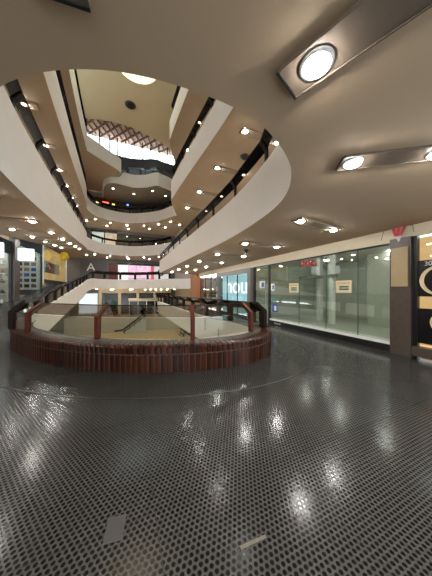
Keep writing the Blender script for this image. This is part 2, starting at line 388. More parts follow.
# ------------------------------------------------------------------ brown brick kerb round the near lobe
lob_i = [i for i, p in enumerate(E0_out) if p[1] < 9.0 and not (p[0] > 3 and p[1] > 7.4)]
lobe_out = [Vector(E0_out[i]) for i in lob_i]
S = resample(lobe_out, .105); NS = normals([tuple(p) for p in S])
bm = bmesh.new()
def brick(i, prof):
    a, b = S[i], S[i+1]; na, nb = NS[i], NS[i+1]; rows = []
    for t, sh in ((.05, .012), (.2, .002), (.5, 0), (.8, .002), (.95, .012)):
        p = a.lerp(b, t); n = na.lerp(nb, t); rows.append([bm.verts.new((p.x+n.x*max(d, sh), p.y+n.y*max(d, sh), p.z+min(z, zmax(prof)-sh))) for d, z in prof])
    m = len(prof)
    for r0, r1 in zip(rows, rows[1:]):
        for j in range(m): bm.faces.new((r0[j], r0[(j+1) % m], r1[(j+1) % m], r1[j]))
    bm.faces.new(rows[0]); bm.faces.new(rows[-1][::-1])
def zmax(p): return max(z for _, z in p)
lowp = [(0, 0), (0, .305), (.02, .315), (.12, .315), (.12, 0)]
topp = [(-.012, .330), (-.014, .40), (.0, .445), (.03, .475), (.08, .49), (.24, .492), (.24, .330)]
for i in range(len(S)-1): brick(i, lowp); brick(i, topp)
kerb = thing('brick_kerb', 'low curved kerb of brown glazed bricks with rounded tops round the opening', 'kerb')
link('brickwork', bm, M['brick'], kerb, False)
def sweep(P, N, sec):
    bm = bmesh.new(); R_ = [[bm.verts.new((p[0]+n.x*d, p[1]+n.y*d, p[2]+z)) for d, z in sec] for p, n in zip(P, N)]; m = len(sec)
    for a, b in zip(R_, R_[1:]):
        for i in range(m): bm.faces.new((a[i], a[(i+1) % m], b[(i+1) % m], b[i]))
    bm.faces.new(R_[0]); bm.faces.new(R_[-1][::-1]); return bm
link('mortar_bed', sweep(S, NS, [(.018, 0), (.018, .325), (.022, .33), (.22, .482), (.3, .482), (.3, 0)]), M['mortar'], kerb)
bm = bmesh.new()
for i in range(0, len(S)-2, 2):
    a, b = S[i], S[i+2]; na, nb = NS[i], NS[i+2]; p, q = a.lerp(b, .03), a.lerp(b, .97)
    prism(bm, [(v.x+n.x*d, v.y+n.y*d) for v, n, d in ((p, na, .25), (q, nb, .25), (q, nb, .47), (p, na, .47))], .472, .489)
link('top_tiles', bm, M['toptile'], kerb)
# metal nosing set in the floor round the kerb
ro = [p for p in S if p.y < 7.2]; nn = normals([tuple(p) for p in ro])
nos = struct('trim_20', sweep(ro, nn, [(-.91, .0), (-.905, .006), (-.885, .006), (-.88, .0)]), M['black'])

# ------------------------------------------------------------------ balustrades: bent posts, clear pane below, sloping smoked panel above
def post_mesh(m, w=.085):
    bm = bmesh.new(); prof = [(-.05, 0), (-.05, .47), (.27, .70), (.31, .64), (.05, .44), (.05, 0)]
    a = [bm.verts.new((d, -w/2, z)) for d, z in prof]; b = [bm.verts.new((d, w/2, z)) for d, z in prof]; n = len(prof)
    for i in range(n): bm.faces.new((a[i], a[(i+1) % n], b[(i+1) % n], b[i]))
    bm.faces.new(a[::-1]); bm.faces.new(b)
    bmesh.ops.bevel(bm, geom=bm.edges[:], offset=.008, segments=1, affect='EDGES')
    bmesh.ops.recalc_face_normals(bm, faces=bm.faces[:])
    me = bpy.data.meshes.new('post'); bm.to_mesh(me); bm.free(); me.materials.append(m); return me
POST = post_mesh(M['wood']); POST_D = post_mesh(M['wood_dark'])
def balustrade(P, step, label, group=None, dark=True, panes=True, pts=None, sc=(1, 1, 1), pm='smoke'):
    root = thing('balustrade', label, 'balustrade', tuple(P[0]), 0, group); o0 = Vector(P[0])
    Q = pts or resample(P, step); fine = [Vector(p) for p in P]; NQ = normals([tuple(p) for p in Q])
    for q, n in zip(Q, NQ):
        o = bpy.data.objects.new('post', POST_D if dark else POST); COL.objects.link(o); o.parent = root
        o.location = q-o0; o.rotation_euler = (0, 0, math.atan2(n.y, n.x)); o.scale = sc
    for i in range(len(Q)-1):
        a, b = Q[i]-o0, Q[i+1]-o0; na, nb = NQ[i].to_3d(), NQ[i+1].to_3d(); t = (b-a).normalized()*.05
        def slab(d0, z0, d1, z1, th=.085 if pm == 'wood_dark' else .012):
            bm = bmesh.new(); n = Vector((0, 0, 0)); vs = []
            up = Vector((z0-z1, 0, d1-d0)).normalized()
            for p, nn, tt in ((a, na, t), (b, nb, -t)):
                for d, z in ((d0, z0), (d1, z1)):
                    for s in (0, th):
                        vs.append(bm.verts.new(p+tt+nn*(d+up.x*s)+Vector((0, 0, z+up.z*s))))
            for qd in ((0, 1, 3, 2), (4, 6, 7, 5), (0, 4, 5, 1), (2, 3, 7, 6), (0, 2, 6, 4), (1, 5, 7, 3)): bm.faces.new([vs[j] for j in qd])
            return bm
        link('sloping_panel', slab(0, .455*sc[2], .285*sc[0], .675*sc[2]), M[pm], root)
        if panes: link('glass_pane', slab(0, .02, 0.001, .44, .012), M['clear'], root)
        bm = bmesh.new(); 
        tube(bm, [a+na*.292*sc[0]+Vector((0, 0, .675*sc[2])), b+nb*.292*sc[0]+Vector((0, 0, .675*sc[2]))], .014, 6)
        link('edge_rail', bm, M['wood_dark'], root)
    return root
def sub(P, i0, i1): return [Vector(p) for p in P[i0:i1]]
# lobe on our floor
rail0 = inset([tuple(p) for p in E0_out], .36)
def nearest(P, x, y): return min(range(len(P)), key=lambda i: (P[i][0]-x)**2+(P[i][1]-y)**2)
def up(P, dz): return [Vector((p[0], p[1], p[2]+dz)) for p in P]
POSTS = [(3.38, 4.6, 0), (2.79, 4.28, 0), (1.249, 4.037, 0), (-0.521, 4.895, 0), (-2.12, 6.32, 0), (-2.66, 6.98, 0)]   # where the six bent posts stand on the kerb
def px_of(p):                               # column in which the camera sees a point of the kerb
    c_, s_ = math.cos(R(23.6)), math.sin(R(23.6)); return (c_*p[0]-s_*p[1])/(s_*p[0]+c_*p[1])
iF = nearest(rail0, -2.9, 20.6)
front = [i for i in range(len(rail0)) if rail0[i][1] < 7.5]
iR = max(front, key=lambda i: px_of(rail0[i])); iL = min(front, key=lambda i: px_of(rail0[i]))
K0 = [Vector(p) for p in POSTS]
balustrade(up([tuple(p) for p in K0], .49), 1, 'balustrade on the brown brick kerb, red-brown bent posts and glass panes', dark=False, pts=up([tuple(p) for p in K0], .49))
RAMP = (1, 2.4, 1)
balustrade(up([tuple(K0[-1])]+[p for p in rail0[iL:iF+1] if p[1] > 8.2], .5), 1.15, 'dark brown balustrade climbing the left ramp on our storey, in front of lit shops', panes=False, pm='wood_dark', sc=RAMP)
balustrade(up([p for p in rail0[:iR] if p[1] > 6.4]+[tuple(K0[0])], .5), 1.5, 'dark brown balustrade along the right gallery on our storey, opposite the blue window', panes=False, pm='smoke_d', sc=RAMP)
balustrade(up(rail0[iF:nearest(rail0, 4.2, 20)], .5), 1.5, 'dark brown balustrade of the far gallery in front of the pink shop', panes=False, pm='wood_dark', sc=RAMP)
UP = (.45, 1.2, .8)
NAMES = {1: 'first gallery above us', 2: 'second gallery above us', 3: 'third gallery above us'}
for k in (1, 2, 3):
    r = [Vector((p[0], p[1], p[2]+BASE[k]+hb(p))) for p in inset(EDGE[k], -.13)]; i0, i1 = (0 if k == 1 else nearest(r, 2.55, 11.2)), min(range(len(r)), key=lambda i: r[i].y); i2 = nearest(r, -2.9, 20.8)
    balustrade(r[i0:i1+1], 1.6, sc=UP, pm='smoke_d', label= 'dark balustrade of bent posts along the right side, %s' % NAMES[k], panes=False)
    balustrade(r[i1:i2+1], 1.6, sc=UP, pm='smoke_d', label= 'dark balustrade of bent posts along the left side, %s' % NAMES[k], panes=False)
    if k < 3: balustrade(r[i2:nearest(r, 4.2, 19.8)], 1.4, sc=UP, pm='smoke_d', label= 'dark balustrade along the curved far side, %s' % NAMES[k], panes=False)
balustrade(up(inset([p for p in lobe if p[0] > .1], -.08), b_lobe+1.17), 1.5, 'balustrade on the rounded cream lobe below the clerestory windows', panes=False, pm='clear', sc=(.2, .6, .9))
balustrade(up(inset([(-2.5, 17.3, 0), (-1.45, 18.3, 0), (-.4, 19.3, 0)], -.08), BASE[3]+RISE*15.3/19.5+1.1), 1.3, 'short balustrade on the cream slanting end of the top left ramp', panes=False, pm='clear', sc=(.2, .6, .6))

# ------------------------------------------------------------------ recessed light strips, two round lamps each
def lamp_part(parent, x, m, r=.072):
    bm = bmesh.new(); lathe(bm, [(r*.3, -.05), (r*.75, -.042), (r, -.022), (r, -.01)], (x, 0, 0)); l = link('lamp', bm, m, parent)
    bm = bmesh.new(); n = 28
    rings = [[bm.verts.new((x+q*math.cos(2*math.pi*i/n), q*math.sin(2*math.pi*i/n), z)) for i in range(n)] for q, z in ((r, -.012), (r, -.026), (r+.018, -.02), (r+.022, -.011))]
    for a_, b_ in zip(rings, rings[1:]):
        for i in range(n): bm.faces.new((a_[i], a_[(i+1) % n], b_[(i+1) % n], b_[i]))
    link('trim_ring', bm, M['chrome'], l)
def strip(L, xs, label, m, loc, rz, group, fm='black'):
    t = thing('light_strip', label, 'ceiling light', loc, rz, group)
    bm = bmesh.new(); box(bm, -.12, L+.12, -.125, .125, -.012, .006); link('panel', bm, M['strip' if fm == 'black' else 'strip_pale'], t)
    bm = bmesh.new()
    for s in (-1, 1): box(bm, -.13, L+.13, s*.128-.006, s*.128+.006, -.018, .008)
    link('edge_frame', bm, M['strip' if fm == 'black' else 'strip_pale'], t); bm = bmesh.new()
    for x in (-.126,): box(bm, x-.008, x+.008, -.134, .134, -.022, .008)
    link('end_cap', bm, M[fm], t)
    for x in xs: lamp_part(t, x, m, .072 if fm == 'strip' else .082)
    return t
ORD = 'first second third fourth fifth sixth seventh eighth ninth tenth'.split()
G = 'recessed ceiling light strips'
z1 = BASE[1]-.006
s0 = strip(.8, (0, .8), 'recessed light strip above the walkway, nearest the brown stone pillar', M['lamp'], (2.35, 1.53, z1), math.atan2(-.54, .75), G)
strip(2.0, (.07, 1.3), 'long metal light strip overhead with the largest round lamp', M['lamp'], (1.088, 1.02, z1), math.atan2(-.935, .35), G)
strip(1.6, (.75, 1.45), 'recessed strip overhead at the top left corner of the ceiling, lamps out of view', M['lamp'], (-.31, 1.12, z1), R(-97), G)
proto = strip(1.22, (0, 1.22), 'first twin-lamp light strip from the near end, right side, first gallery soffit', M['lamp'], (3.34, 3.25, z1), R(8), G, 'strip')
WHERE = {1: 'first gallery soffit', 2: 'second gallery soffit', 3: 'third gallery soffit'}
RY = [3.25, 5.5, 7.6, 9.8, 12, 14.2, 16.4]
LY = [5.3, 7.9, 10.3, 12.7, 15.1, 17.5, 19.9]
for k in (1, 2, 3):
    for i, y in enumerate(RY if k == 1 else RY[:5]):
        if k == 1 and i == 0: continue
        dup(proto, (3.38, y, BASE[k]-.006), 0, '%s twin-lamp light strip from the near end, right side, %s' % (ORD[i], WHERE[k]))
    for i, y in enumerate(LY):
        xe = -1.36-.073*y-.6
        if k == 1: dup(proto, (xe, y, BASE[k]+ramp(1, y)-.02), math.pi-R(2), '%s twin-lamp light strip from the near end, left side, %s' % (ORD[i], WHERE[k]))
        elif i == 0 and k == 2: solo = strip(.8, (.2,), 'first single-lamp light strip from the near end, left side, second gallery soffit', M['lamp_solo'], (xe, y, BASE[k]+ramp(1, y)-.02), math.pi-R(2), G, 'strip')
        else: dup(solo, (xe, y, BASE[k]+ramp(1, y)-.02), math.pi-R(2), '%s single-lamp light strip from the near end, left side, %s' % (ORD[i], WHERE[k]))
for i, y in enumerate((7, 9.5, 12, 14.5, 17)):  # strips hidden from view, added to light the cream wall inside the opening
    dup(proto, (3.6, y, BASE[0]-.012), 0, '%s hidden twin-lamp light strip from the near end, lower storey, below the right gallery' % ORD[i])
    dup(proto, (-3.7, y, BASE[0]+ramp(0, y)-.03), math.pi, '%s hidden twin-lamp light strip from the near end, lower storey, below the left ramp' % ORD[i])
warm = strip(1.0, (0, 1.0), 'x', M['lamp_warm'], (0, 0, -50), 0, G, 'strip'); warmused = False
for k in (0, 1, 2):
    P = EDGE[k]; j0, j1 = nearest(P, -2.4, 22.8), nearest(P, 4.0, 20.2); n = 6
    for i in range(n):
        j = round(j0+(j1-j0)*(i+.3)/n); nv = normals(P)[j]; p = P[j]
        loc = (p[0]-nv.x*.75, p[1]-nv.y*.75, BASE[k]+RISE-.01); rz = math.atan2(-nv.y, -nv.x)
        lab = '%s %s light strip from the left under the curved far side, %s' % (ORD[i], 'yellowish' if k == 0 else 'white', 'below the pink shop' if k == 0 else WHERE[k])
        if k == 0:
            if i == 0: warm.location = loc; warm.rotation_euler = (0, 0, rz); warm['label'] = lab
            else: dup(warm, loc, rz, lab)
        else: dup(proto, loc, rz, lab)
dimp = strip(1.0, (0,), 'single dim lamp strip at the left tip under the rounded top lobe', emat('lamp_dim', (1, .97, .92), 25), (-1.0, 21.4, 10.89), R(90), G, 'strip')
for i, (x, y) in enumerate([(.8, 21.8), (2.4, 20.4), (3.7, 21.0)]):
    dup(dimp, (x, y, 10.89), R(90), '%s white single-lamp light strip from the left tip inward under the rounded top lobe' % ORD[i])
# dark domes on soffits
def dome(loc, label, s):
    t = thing('ceiling_speaker', label, 'speaker', loc, 0)
    bm = bmesh.new(); lathe(bm, [(s*1.25, -.0), (s*1.25, -.02), (s, -.03), (s*.95, -.02)]); link('rim', bm, M['strip'], t, True)
    bm = bmesh.new(); lathe(bm, [(s*.9, -.0), (s*.85, -.07), (s*.6, -.12), (s*.2, -.14)]); link('grille', bm, M['black'], t, True)
dome((.32, 14.7, 13.595), 'dark round speaker on the tan roof ceiling beyond the rooflight', .27)
dome((4.0, 6.55, BASE[2]-.002), 'dark round speaker on the right soffit of the second gallery', .13)
dome((4.0, 6.4, BASE[1]-.002), 'small dark round speaker between light strips on the lowest right soffit', .09)

# ------------------------------------------------------------------ right-hand shops
struct('trim_30', bx(5.86, 5.95, 2.5, 20, 2.64, 2.95), M['header'])
struct('trim_31', bx(5.86, 5.95, -6, 2.5, 2.70, 2.95), M['header'])
# empty shop behind a long glass front
struct('wall_shop_back', bx(10.2, 10.3, 2.8, 9, 0, 2.95), M['ama_wall'])
struct('wall_shop_near', bx(5.98, 10.2, 2.7, 2.8, 0, 2.95), M['ama_wall'])
struct('wall_shop_end', bx(5.98, 10.2, 8.9, 9.0, 0, 2.95), M['ama_wall'])
struct('floor_shop', bx(5.98, 10.2, 2.8, 8.9, .0, .14), M['ama_floor'])
struct('ceiling_shop', bx(5.98, 10.2, 2.8, 8.9, 2.9, 2.96), M['white'])
sf = thing('storefront', 'long frameless glass shop front with black plinth on the right', 'shop front', (5.93, 2.9, 0))
ys = [0, .82, 1.82, 2.95, 4.66]
link('plinth', bx(-.04, .06, 0, 4.66, 0, .17), M['black'], sf)
link('sill', bx(-.02, .3, 0, 4.66, .17, .24), M['white'], sf)
for a, b2 in zip(ys, ys[1:]): link('glass_pane', bx(-.006, .006, a+.006, b2-.006, .22, 2.62), M['shopglass'], sf)
link('mullion', bx(-.04, .04, 4.64, 4.72, 0, 2.64), M['black'], sf)
for a in ys[1:-1]: link('seam', bx(-.008, .008, a-.007, a+.007, .24, 2.6), M['green_d'], sf)
link('door_pane', bx(-.006, .006, 4.74, 5.8, .08, 2.55), M['shopglass'], sf)
dh = bm = bmesh.new(); tube(bm, [(-.07, 4.85, .8), (-.07, 4.85, 1.5)], .015); link('door_handle', bm, M['chrome'], sf)
link('top_rail', bx(-.03, .03, 0, 5.85, 2.60, 2.65), M['black'], sf)
link('end_frame', bx(-.05, .05, 5.8, 5.9, 0, 2.64), M['black'], sf)
for i, (x, y) in enumerate([(7.9, 6.6), (7.6, 5.78)]):
    bm = bmesh.new(); box(bm, x-.09, x+.09, y-.09, y+.09, .14, 2.9, bev=.015); struct('column', bm, M['white'])
t = text('shop_sign', 'AMA', .32, (5.88, 5.4, 2.42), RIGHT_FACE, M['red'], ext=.01); tag(t, 'red capital letters AMA at the top of the glass shop front', 'sign')
def card(y, z, label):
    t = thing('paper_notice', label, 'notice', (5.905, y, z), 0)
    link('sheet', bx(-.002, .004, -.24, .24, -.18, .18), M['card'], t)
    link('printed_block', bx(-.004, -.002, -.16, .13, -.10, .02), M['green_d'], t)
    text('lettering', 'ROSALIA', .10, (-.004, 0, .10), RIGHT_FACE, M['clay'], t, .001)
    text('lettering', 'ALQUILER', .065, (-.006, -.015, -.04), RIGHT_FACE, M['paper'], t, .001)
    return t
card(4.12, 1.60, 'cream notice with dark green block on the glass, nearer the stone pillar')
card(6.1, 1.58, 'cream notice with dark green block on the glass, nearer the blue poster')
def poster(y, z, w, h, label, m, extra=None):
    t = thing('poster', label, 'poster', (5.905, y, z), 0)
    link('sheet', bx(-.002, .004, -w/2, w/2, -h/2, h/2), m, t)
    if extra: link('printed_block', bx(-.004, -.002, -w*.36, w*.1, -h*.3, h*.3), extra, t)
    return t
poster(7.2, .72, .30, .34, 'small blue poster low on the glass shop front', M['blue'], M['paper'])
poster(7.28, 1.06, .26, .12, 'teal strip sticker above the blue poster on the glass', M['teal'])
poster(7.33, 1.62, .22, .30, 'white sheet stuck high on the glass above the blue poster', M['paper'], M['blue'])
poster(8.1, 1.75, .40, .34, 'white and blue sheet on the glass door', M['paper'], M['blue'])
t = text('lettering', 'Rosa Oli', .11, (5.885, 7.0, .075), RIGHT_FACE, M['paper'], ext=.002); tag(t, 'small white words Rosa Oli on the black plinth', 'sign')
bm = bmesh.new(); box(bm, 8.7, 8.8, 2.8, 5.1, .14, 2.9); box(bm, 8.66, 8.7, 3.5, 4.3, .14, 2.3); struct('wall_shop_partition', bm, M['ama_wall'])
struct('beam', bx(7.5, 7.7, 5.6, 7.4, 2.0, 2.12), M['wall_dark'])
# track spots inside the empty shop
for i, (x, y) in enumerate([(7.0, 3.6), (7.0, 5.0), (7.0, 6.5), (8.6, 4.2), (8.6, 6.8)]):
    bm = bmesh.new(); cyl(bm, (0, 0, -.03), .11, .03, 20); o = link('shop_downlight', bm, M['lamp_shop'])
    o.location = (x, y, 2.895); tag(o, '%s round lamp from the near end, %s row inside the empty glass-fronted shop' % (ORD[i if i < 3 else i-3], 'front' if x < 8 else 'back'), 'ceiling light', 'lamps in the empty shop')
# stone pillar with cream light panel and pennant
pl = thing('pillar', 'brown stone pillar between the glass shop front and the black shop', 'pillar', (5.93, 2.7, 0))
link('shaft', bx(-.12, .12, -.2, .2, 0, 2.7), M['brownstone'], pl)
link('panel', bx(-.15, -.12, -.16, .16, 1.58, 2.48), mat('tan_panel', (.40, .29, .16), .5), pl)
pn = thing('pennant', 'red and white striped triangular pennant hanging above the stone pillar', 'pennant', (5.80, 2.72, 2.98))
def tri(pts, m, name):
    bm = bmesh.new(); a_ = [bm.verts.new((0, y, z)) for y, z in pts]; b_ = [bm.verts.new((.012, y, z)) for y, z in pts]; n = len(pts)
    for i in range(n): bm.faces.new((a_[i], a_[(i+1) % n], b_[(i+1) % n], b_[i]))
    bm.faces.new(a_); bm.faces.new(b_[::-1]); return link(name, bm, m, pn)
tri([(-.17, 0), (.17, 0), (0, -.38)], M['paper'], 'cloth')
for k, (a0, a1) in enumerate([(-.16, -.09), (-.05, .03), (.07, .14)]):
    o = tri([(a0, -.01), (a1, -.01), (a1*.45+.02, -.22), (a0*.35+.0, -.24)], M['red'], 'red_stripe'); o.location = (-.013, 0, 0); o.scale.x = .9
bm = bmesh.new(); tube(bm, [(0, -.17, 0), (0, -.26, -.06), (0, -.28, -.2)], .006, 6); tube(bm, [(0, .17, 0), (0, .3, -.04), (0, .36, -.26)], .006, 6); link('cord', bm, M['black'], pn)
# black shop nearest on the right
bs = thing('storefront', 'black panelled shop window with large cream ring letter at the right edge', 'shop front', (5.93, 2.5, 0))
link('backlit_screen', bx(.30, .34, -2.4, .15, .1, 2.7), emat('warm_lit_shop_interior', (1, .60, .28), .75, .12, 2), bs)
link('upper_panel', bx(-.02, .02, -2.4, -.06, 1.36, 2.14), M['black_gloss'], bs)
link('lower_panel', bx(-.02, .02, -2.4, -.06, .34, 1.10), M['black_gloss'], bs)
link('base_ledge', bx(-.14, .06, -2.4, -.02, 0.06, .26), M['brownstone'], bs)
link('glass_pane', bx(.03, .036, -2.4, -.04, .3, 2.7), M['clear'], bs)
link('frame_post', bx(-.04, .06, -.08, -.0, 0, 2.7), M['black'], bs)
text('lettering', '30%', .13, (-.03, -.30, 2.06), RIGHT_FACE, M['paper'], bs, .002)
def arc_letter(y, z, r, w, a0, a1):          # ring-shaped letter on the black panel
    bm = bmesh.new(); n = 40; rows = []
    for i in range(n+1):
        a = R(a0+(a1-a0)*i/n); ww = w*(.45+.55*abs(math.cos(a)))
        rows.append([bm.verts.new((x, -q*math.cos(a), q*math.sin(a))) for x, q in ((0, r), (0, r-ww), (.008, r-ww), (.008, r))])
    for p, q in zip(rows, rows[1:]):
        for k in range(4): bm.faces.new((p[k], p[(k+1) % 4], q[(k+1) % 4], q[k]))
    bm.faces.new(rows[0]); bm.faces.new(rows[-1][::-1])
    o = link('letter', bm, M['gold'], bs); o.location = (-.03, y, z)
arc_letter(-.42, 1.70, .31, .075, 45, 315)
arc_letter(-.50, .82, .22, .05, 150, 330)

# blue lit shop window with big white letters
bw = thing('storefront', 'bright pale blue shop window with big white letters nou', 'shop front', (5.93, 9.0, 0))
link('lit_screen', bx(.25, .30, .25, 4.0, .1, 2.4), emat('pale_blue_lit_display', (.42, .68, .80), 1.0, .3, 1.5), bw)
for a, b2 in ((.25, 1.5), (1.5, 2.8), (2.8, 4.0)): link('glass_pane', bx(0, .012, a+.02, b2-.02, .1, 2.4), M['clear'], bw)
link('frame_head', bx(-.1, .1, -.05, 4.25, 2.38, 2.64), M['granite'], bw)
for y in (.1, 4.12): link('frame_pier', bx(-.12, .14, y-.16, y+.16, 0, 2.38), M['granite'], bw)
for y in (1.5, 2.8): link('mullion', bx(-.02, .03, y-.025, y+.025, .1, 2.4), M['black'], bw)
text('lettering', 'nou', 1.35, (.2, 2.0, 1.72), RIGHT_FACE, emat('white_lit_letters', (.85, .95, 1), 2), bw, .01, sx=1.3)
text('vertical_lettering', '8\no\no', .42, (-.14, 4.1, 1.15), RIGHT_FACE, M['paper'], bw, .004)
link('base', bx(-.03, .1, .2, 4.0, 0, .12), M['black'], bw)
# dark glass shop beyond, orange pillar, end shops
ds = thing('storefront', 'dark glass shop front between the blue window and the orange wood pillar', 'shop front', (5.93, 13.3, 0))
link('back_wall', bx(1.4, 1.5, 0, 3.6, 0, 2.5), M['brownstone'], ds); link('glass_pane', bx(0, .012, .05, 3.5, .12, 2.5), M['smoke'], ds)
for y in (0.02, 1.2, 2.4, 3.55): link('mullion', bx(-.03, .04, y-.03, y+.03, 0, 2.55), M['black'], ds)
link('shelf', bx(.5, .8, .2, 3.4, 1.1, 1.14), M['white'], ds); link('side_wall', bx(.02, 1.5, 3.52, 3.58, 0, 2.55), M['brownstone'], ds)
op = thing('pillar', 'tall orange-brown wood pillar at the end of the right gallery', 'pillar', (5.75, 18.0, 0))
link('shaft', bx(-.2, .3, -.9, .9, 0, 2.9, bev=.02), M['orange'], op); link('foot', bx(-.23, .3, -.93, .93, 0, .12), M['black'], op)

# ------------------------------------------------------------------ left-hand shops, on the ramp
def zf(y): return ramp(0, y)
lx = -5.5
struct('wall_left_back', bx(-7.6, -7.5, 9.7, 27, 0, 6), M['wall'])
def shop(y0, y1, label, hm, back, name='storefront', fm='black'):
    z = zf((y0+y1)/2)-.1; t = thing(name, label, 'shop front', (lx, y0, z)); w = y1-y0
    link('back_wall', bx(-1.9, -1.85, 0, w, 0, 3.5), back, t)
    link('side_wall', bx(-1.9, -.06, w-.08, w-.03, .3, 3.5), back, t)
    link('interior_floor', bx(-1.9, 0, 0, w, .25, .3), M['wall_dark'], t)
    link('base', bx(-.1, .03, 0, w, 0, .3), M['black'], t)
    link('glass_pane', bx(-.006, .006, .06, w-.06, .3, 2.85), M['clear'], t)
    link('header', bx(-.06, .06, 0, w, 2.85, 3.5), hm, t)
    for y in (.03, w-.03): link('frame_post', bx(-.05, .05, y-.04, y+.04, 0, 2.85), M[fm], t)
    return t, z
lit = lambda n, c, s: emat(n, c, s, .45, 2.2)
t, za = shop(10.2, 14.3, 'glass display shop at the left edge with shelves of small goods', mat('dark_header', (.015, .018, .022), .8, spec=.1), M['wall'])
for i in range(4): link('shelf', bx(-1.88, -.1, 3.7, 4.02, .75+i*.52, .775+i*.52), M['white'], t)
kinds = [M['white'], M['paper'], M['chrome'], M['pinkish'], M['header'], M['black']]
def jar(m, r=.07, h=.2):
    bm = bmesh.new(); lathe(bm, [(r*.8, 0), (r, .02), (r, h*.65), (r*.45, h*.8), (r*.5, h)], n=12); me = bpy.data.meshes.new('ornament'); bm.to_mesh(me); bm.free(); me.materials.append(m); return me
jars = [jar(m, .05+.02*(i % 3), .16+.05*(i % 2)) for i, m in enumerate(kinds)]
colw = ['white', 'pale', 'silver', 'pink-brown', 'cream', 'black']
for r_ in range(5):
    for c_ in range(6):
        i = (r_*5+c_*7+random.randrange(2)) % 6; o = bpy.data.objects.new('ornament', jars[i]); COL.objects.link(o)
        o.location = (lx-1.7+c_*.29, 14.08, za+((.302 if r_ == 4 else .777+r_*.52)))
        tag(o, '%s ornament, %s from the shop front on the %s shelf, left edge shop' % (colw[i], ORD[5-c_], ['second lowest', 'middle', 'second highest', 'top', 'lowest'][r_]), 'ornament', 'ornaments in the left edge shop')
for y in (10.9, 12.6): link('strip_light', bx(-.5, -.4, y-10.2-.6, y-10.2+.6, 2.7, 2.74), emat('shop_tube', (.9, 1, .95), 2.2), t)
pz = zf(14.5)
struct('column', bx(-5.6, -5.35, 14.35, 14.95, pz-.2, 4.5), M['brownstone'])
t, zb = shop(15.0, 18.7, 'glass shop front with upright board of dark eyewear behind the white lightbox', mat('dark_blue_header', (.015, .018, .024), .8, spec=.1), mat('pale_mint_wall', (.55, .62, .52), .7))
for y in (.9, 2.6): link('strip_light', bx(-.9, -.8, y-.6, y+.6, 2.7, 2.74), emat('shop_tube_b', (.95, 1, .9), 2.2), t)
bd = thing('display_board', 'white board carrying rows of dark goods inside the shop under the lightbox', 'display', (lx-.95, 18.56, zb+.3))
link('board', bx(-.8, .8, -.0, .04, 0, 2.4), M['white'], bd)
for r_ in range(6):
    for c_ in range(4): link('eyewear', bx(-.72+c_*.38, -.44+c_*.38, -.06, 0, .15+r_*.38, .38+r_*.38, bev=.02), [M['blue'], M['black'], M['pinkish'], M['black'], M['strip']][(r_*2+c_*3) % 5], bd)
def blade(y, z, label, w):
    t = thing('lightbox_sign', label, 'sign', (lx+.05, y, z)); bm = bx(.08, w, -.06, .06, -.34, .34, bev=.05); link('lit_box', bm, emat('lightbox_white', (.95, 1, 1), 1.2), t)
    link('bracket', bx(-.05, .06, -.03, .03, -.05, .05), M['black'], t)
blade(14.72, 3.45, 'bright white rounded lightbox sign projecting over the left shop, whole in view', .8)
blade(12.4, 3.3, 'bright white lightbox sign cut by the left edge of the photo', .45)
t, zc = shop(18.95, 25.5, 'yellow lit clothes shop with dark red header on the left ramp', mat('dark_red_header', (.12, .02, .02), .5), lit('warm_lit_clothes_wall', (.90, .56, .22), .8), fm='white')
def garment(m):
    bm = bmesh.new(); a_ = [(-.05, 0), (.05, 0), (.26, -.08), (.34, -.4), (.25, -.43), (.2, -.25), (.24, -.95), (-.24, -.95), (-.2, -.25), (-.25, -.43), (-.34, -.4), (-.26, -.08)]
    f1 = [bm.verts.new((-.05, y, z)) for y, z in a_]; f2 = [bm.verts.new((.05, y, z)) for y, z in a_]; n = len(a_)
    for i in range(n): bm.faces.new((f1[i], f1[(i+1) % n], f2[(i+1) % n], f2[i]))
    bm.normal_update(); q1, q2 = bm.faces.new(f1), bm.faces.new(f2[::-1]); q1.normal_update(); q2.normal_update(); bmesh.ops.triangulate(bm, faces=[q1, q2]); bmesh.ops.recalc_face_normals(bm, faces=bm.faces[:]); me = bpy.data.meshes.new('garment'); bm.to_mesh(me); bm.free(); me.materials.append(m); return me
gm = [('grey', garment(mat('grey_cloth', (.3, .3, .28), .9))), ('pale', garment(M['paper'])), ('red', garment(M['red'])), ('tan', garment(M['card'])), ('dark', garment(M['wall_dark']))]
for i in range(8):
    cn, me = gm[i*3 % 5]; o = bpy.data.objects.new('garment', me); COL.objects.link(o); o.location = (lx-.5, 19.5+i*.72, zc+1.9)
    tag(o, '%s garment hanging %s from the near end in the yellow lit shop' % (cn, ORD[i]), 'garment', 'garments in the yellow shop')
bm = bmesh.new(); tube(bm, [(lx-.5, 19.1, zc+1.92), (lx-.5, 25.4, zc+1.92)], .015, 6); tag(link('clothes_rail', bm, M['chrome']), 'metal clothes rail across the yellow lit shop', 'rail')
bm = bmesh.new(); bmesh.ops.create_uvsphere(bm, u_segments=20, v_segments=14, radius=.33); o = link('balloon', bm, M['yellow'], None, True); o.location = (lx+.6, 22.0, zc+2.45); o.scale = (1, 1, 1.15)
tag(o, 'round yellow balloon at the far end of the yellow shop', 'balloon')

# ------------------------------------------------------------------ far galleries
FW = 26.98
def fpanel(name, label, cat, x0, x1, z0, z1, m, th=.06, y=FW):
    o = link(name, bx(x0, x1, y-th, y, z0, z1), m); return tag(o, label, cat)
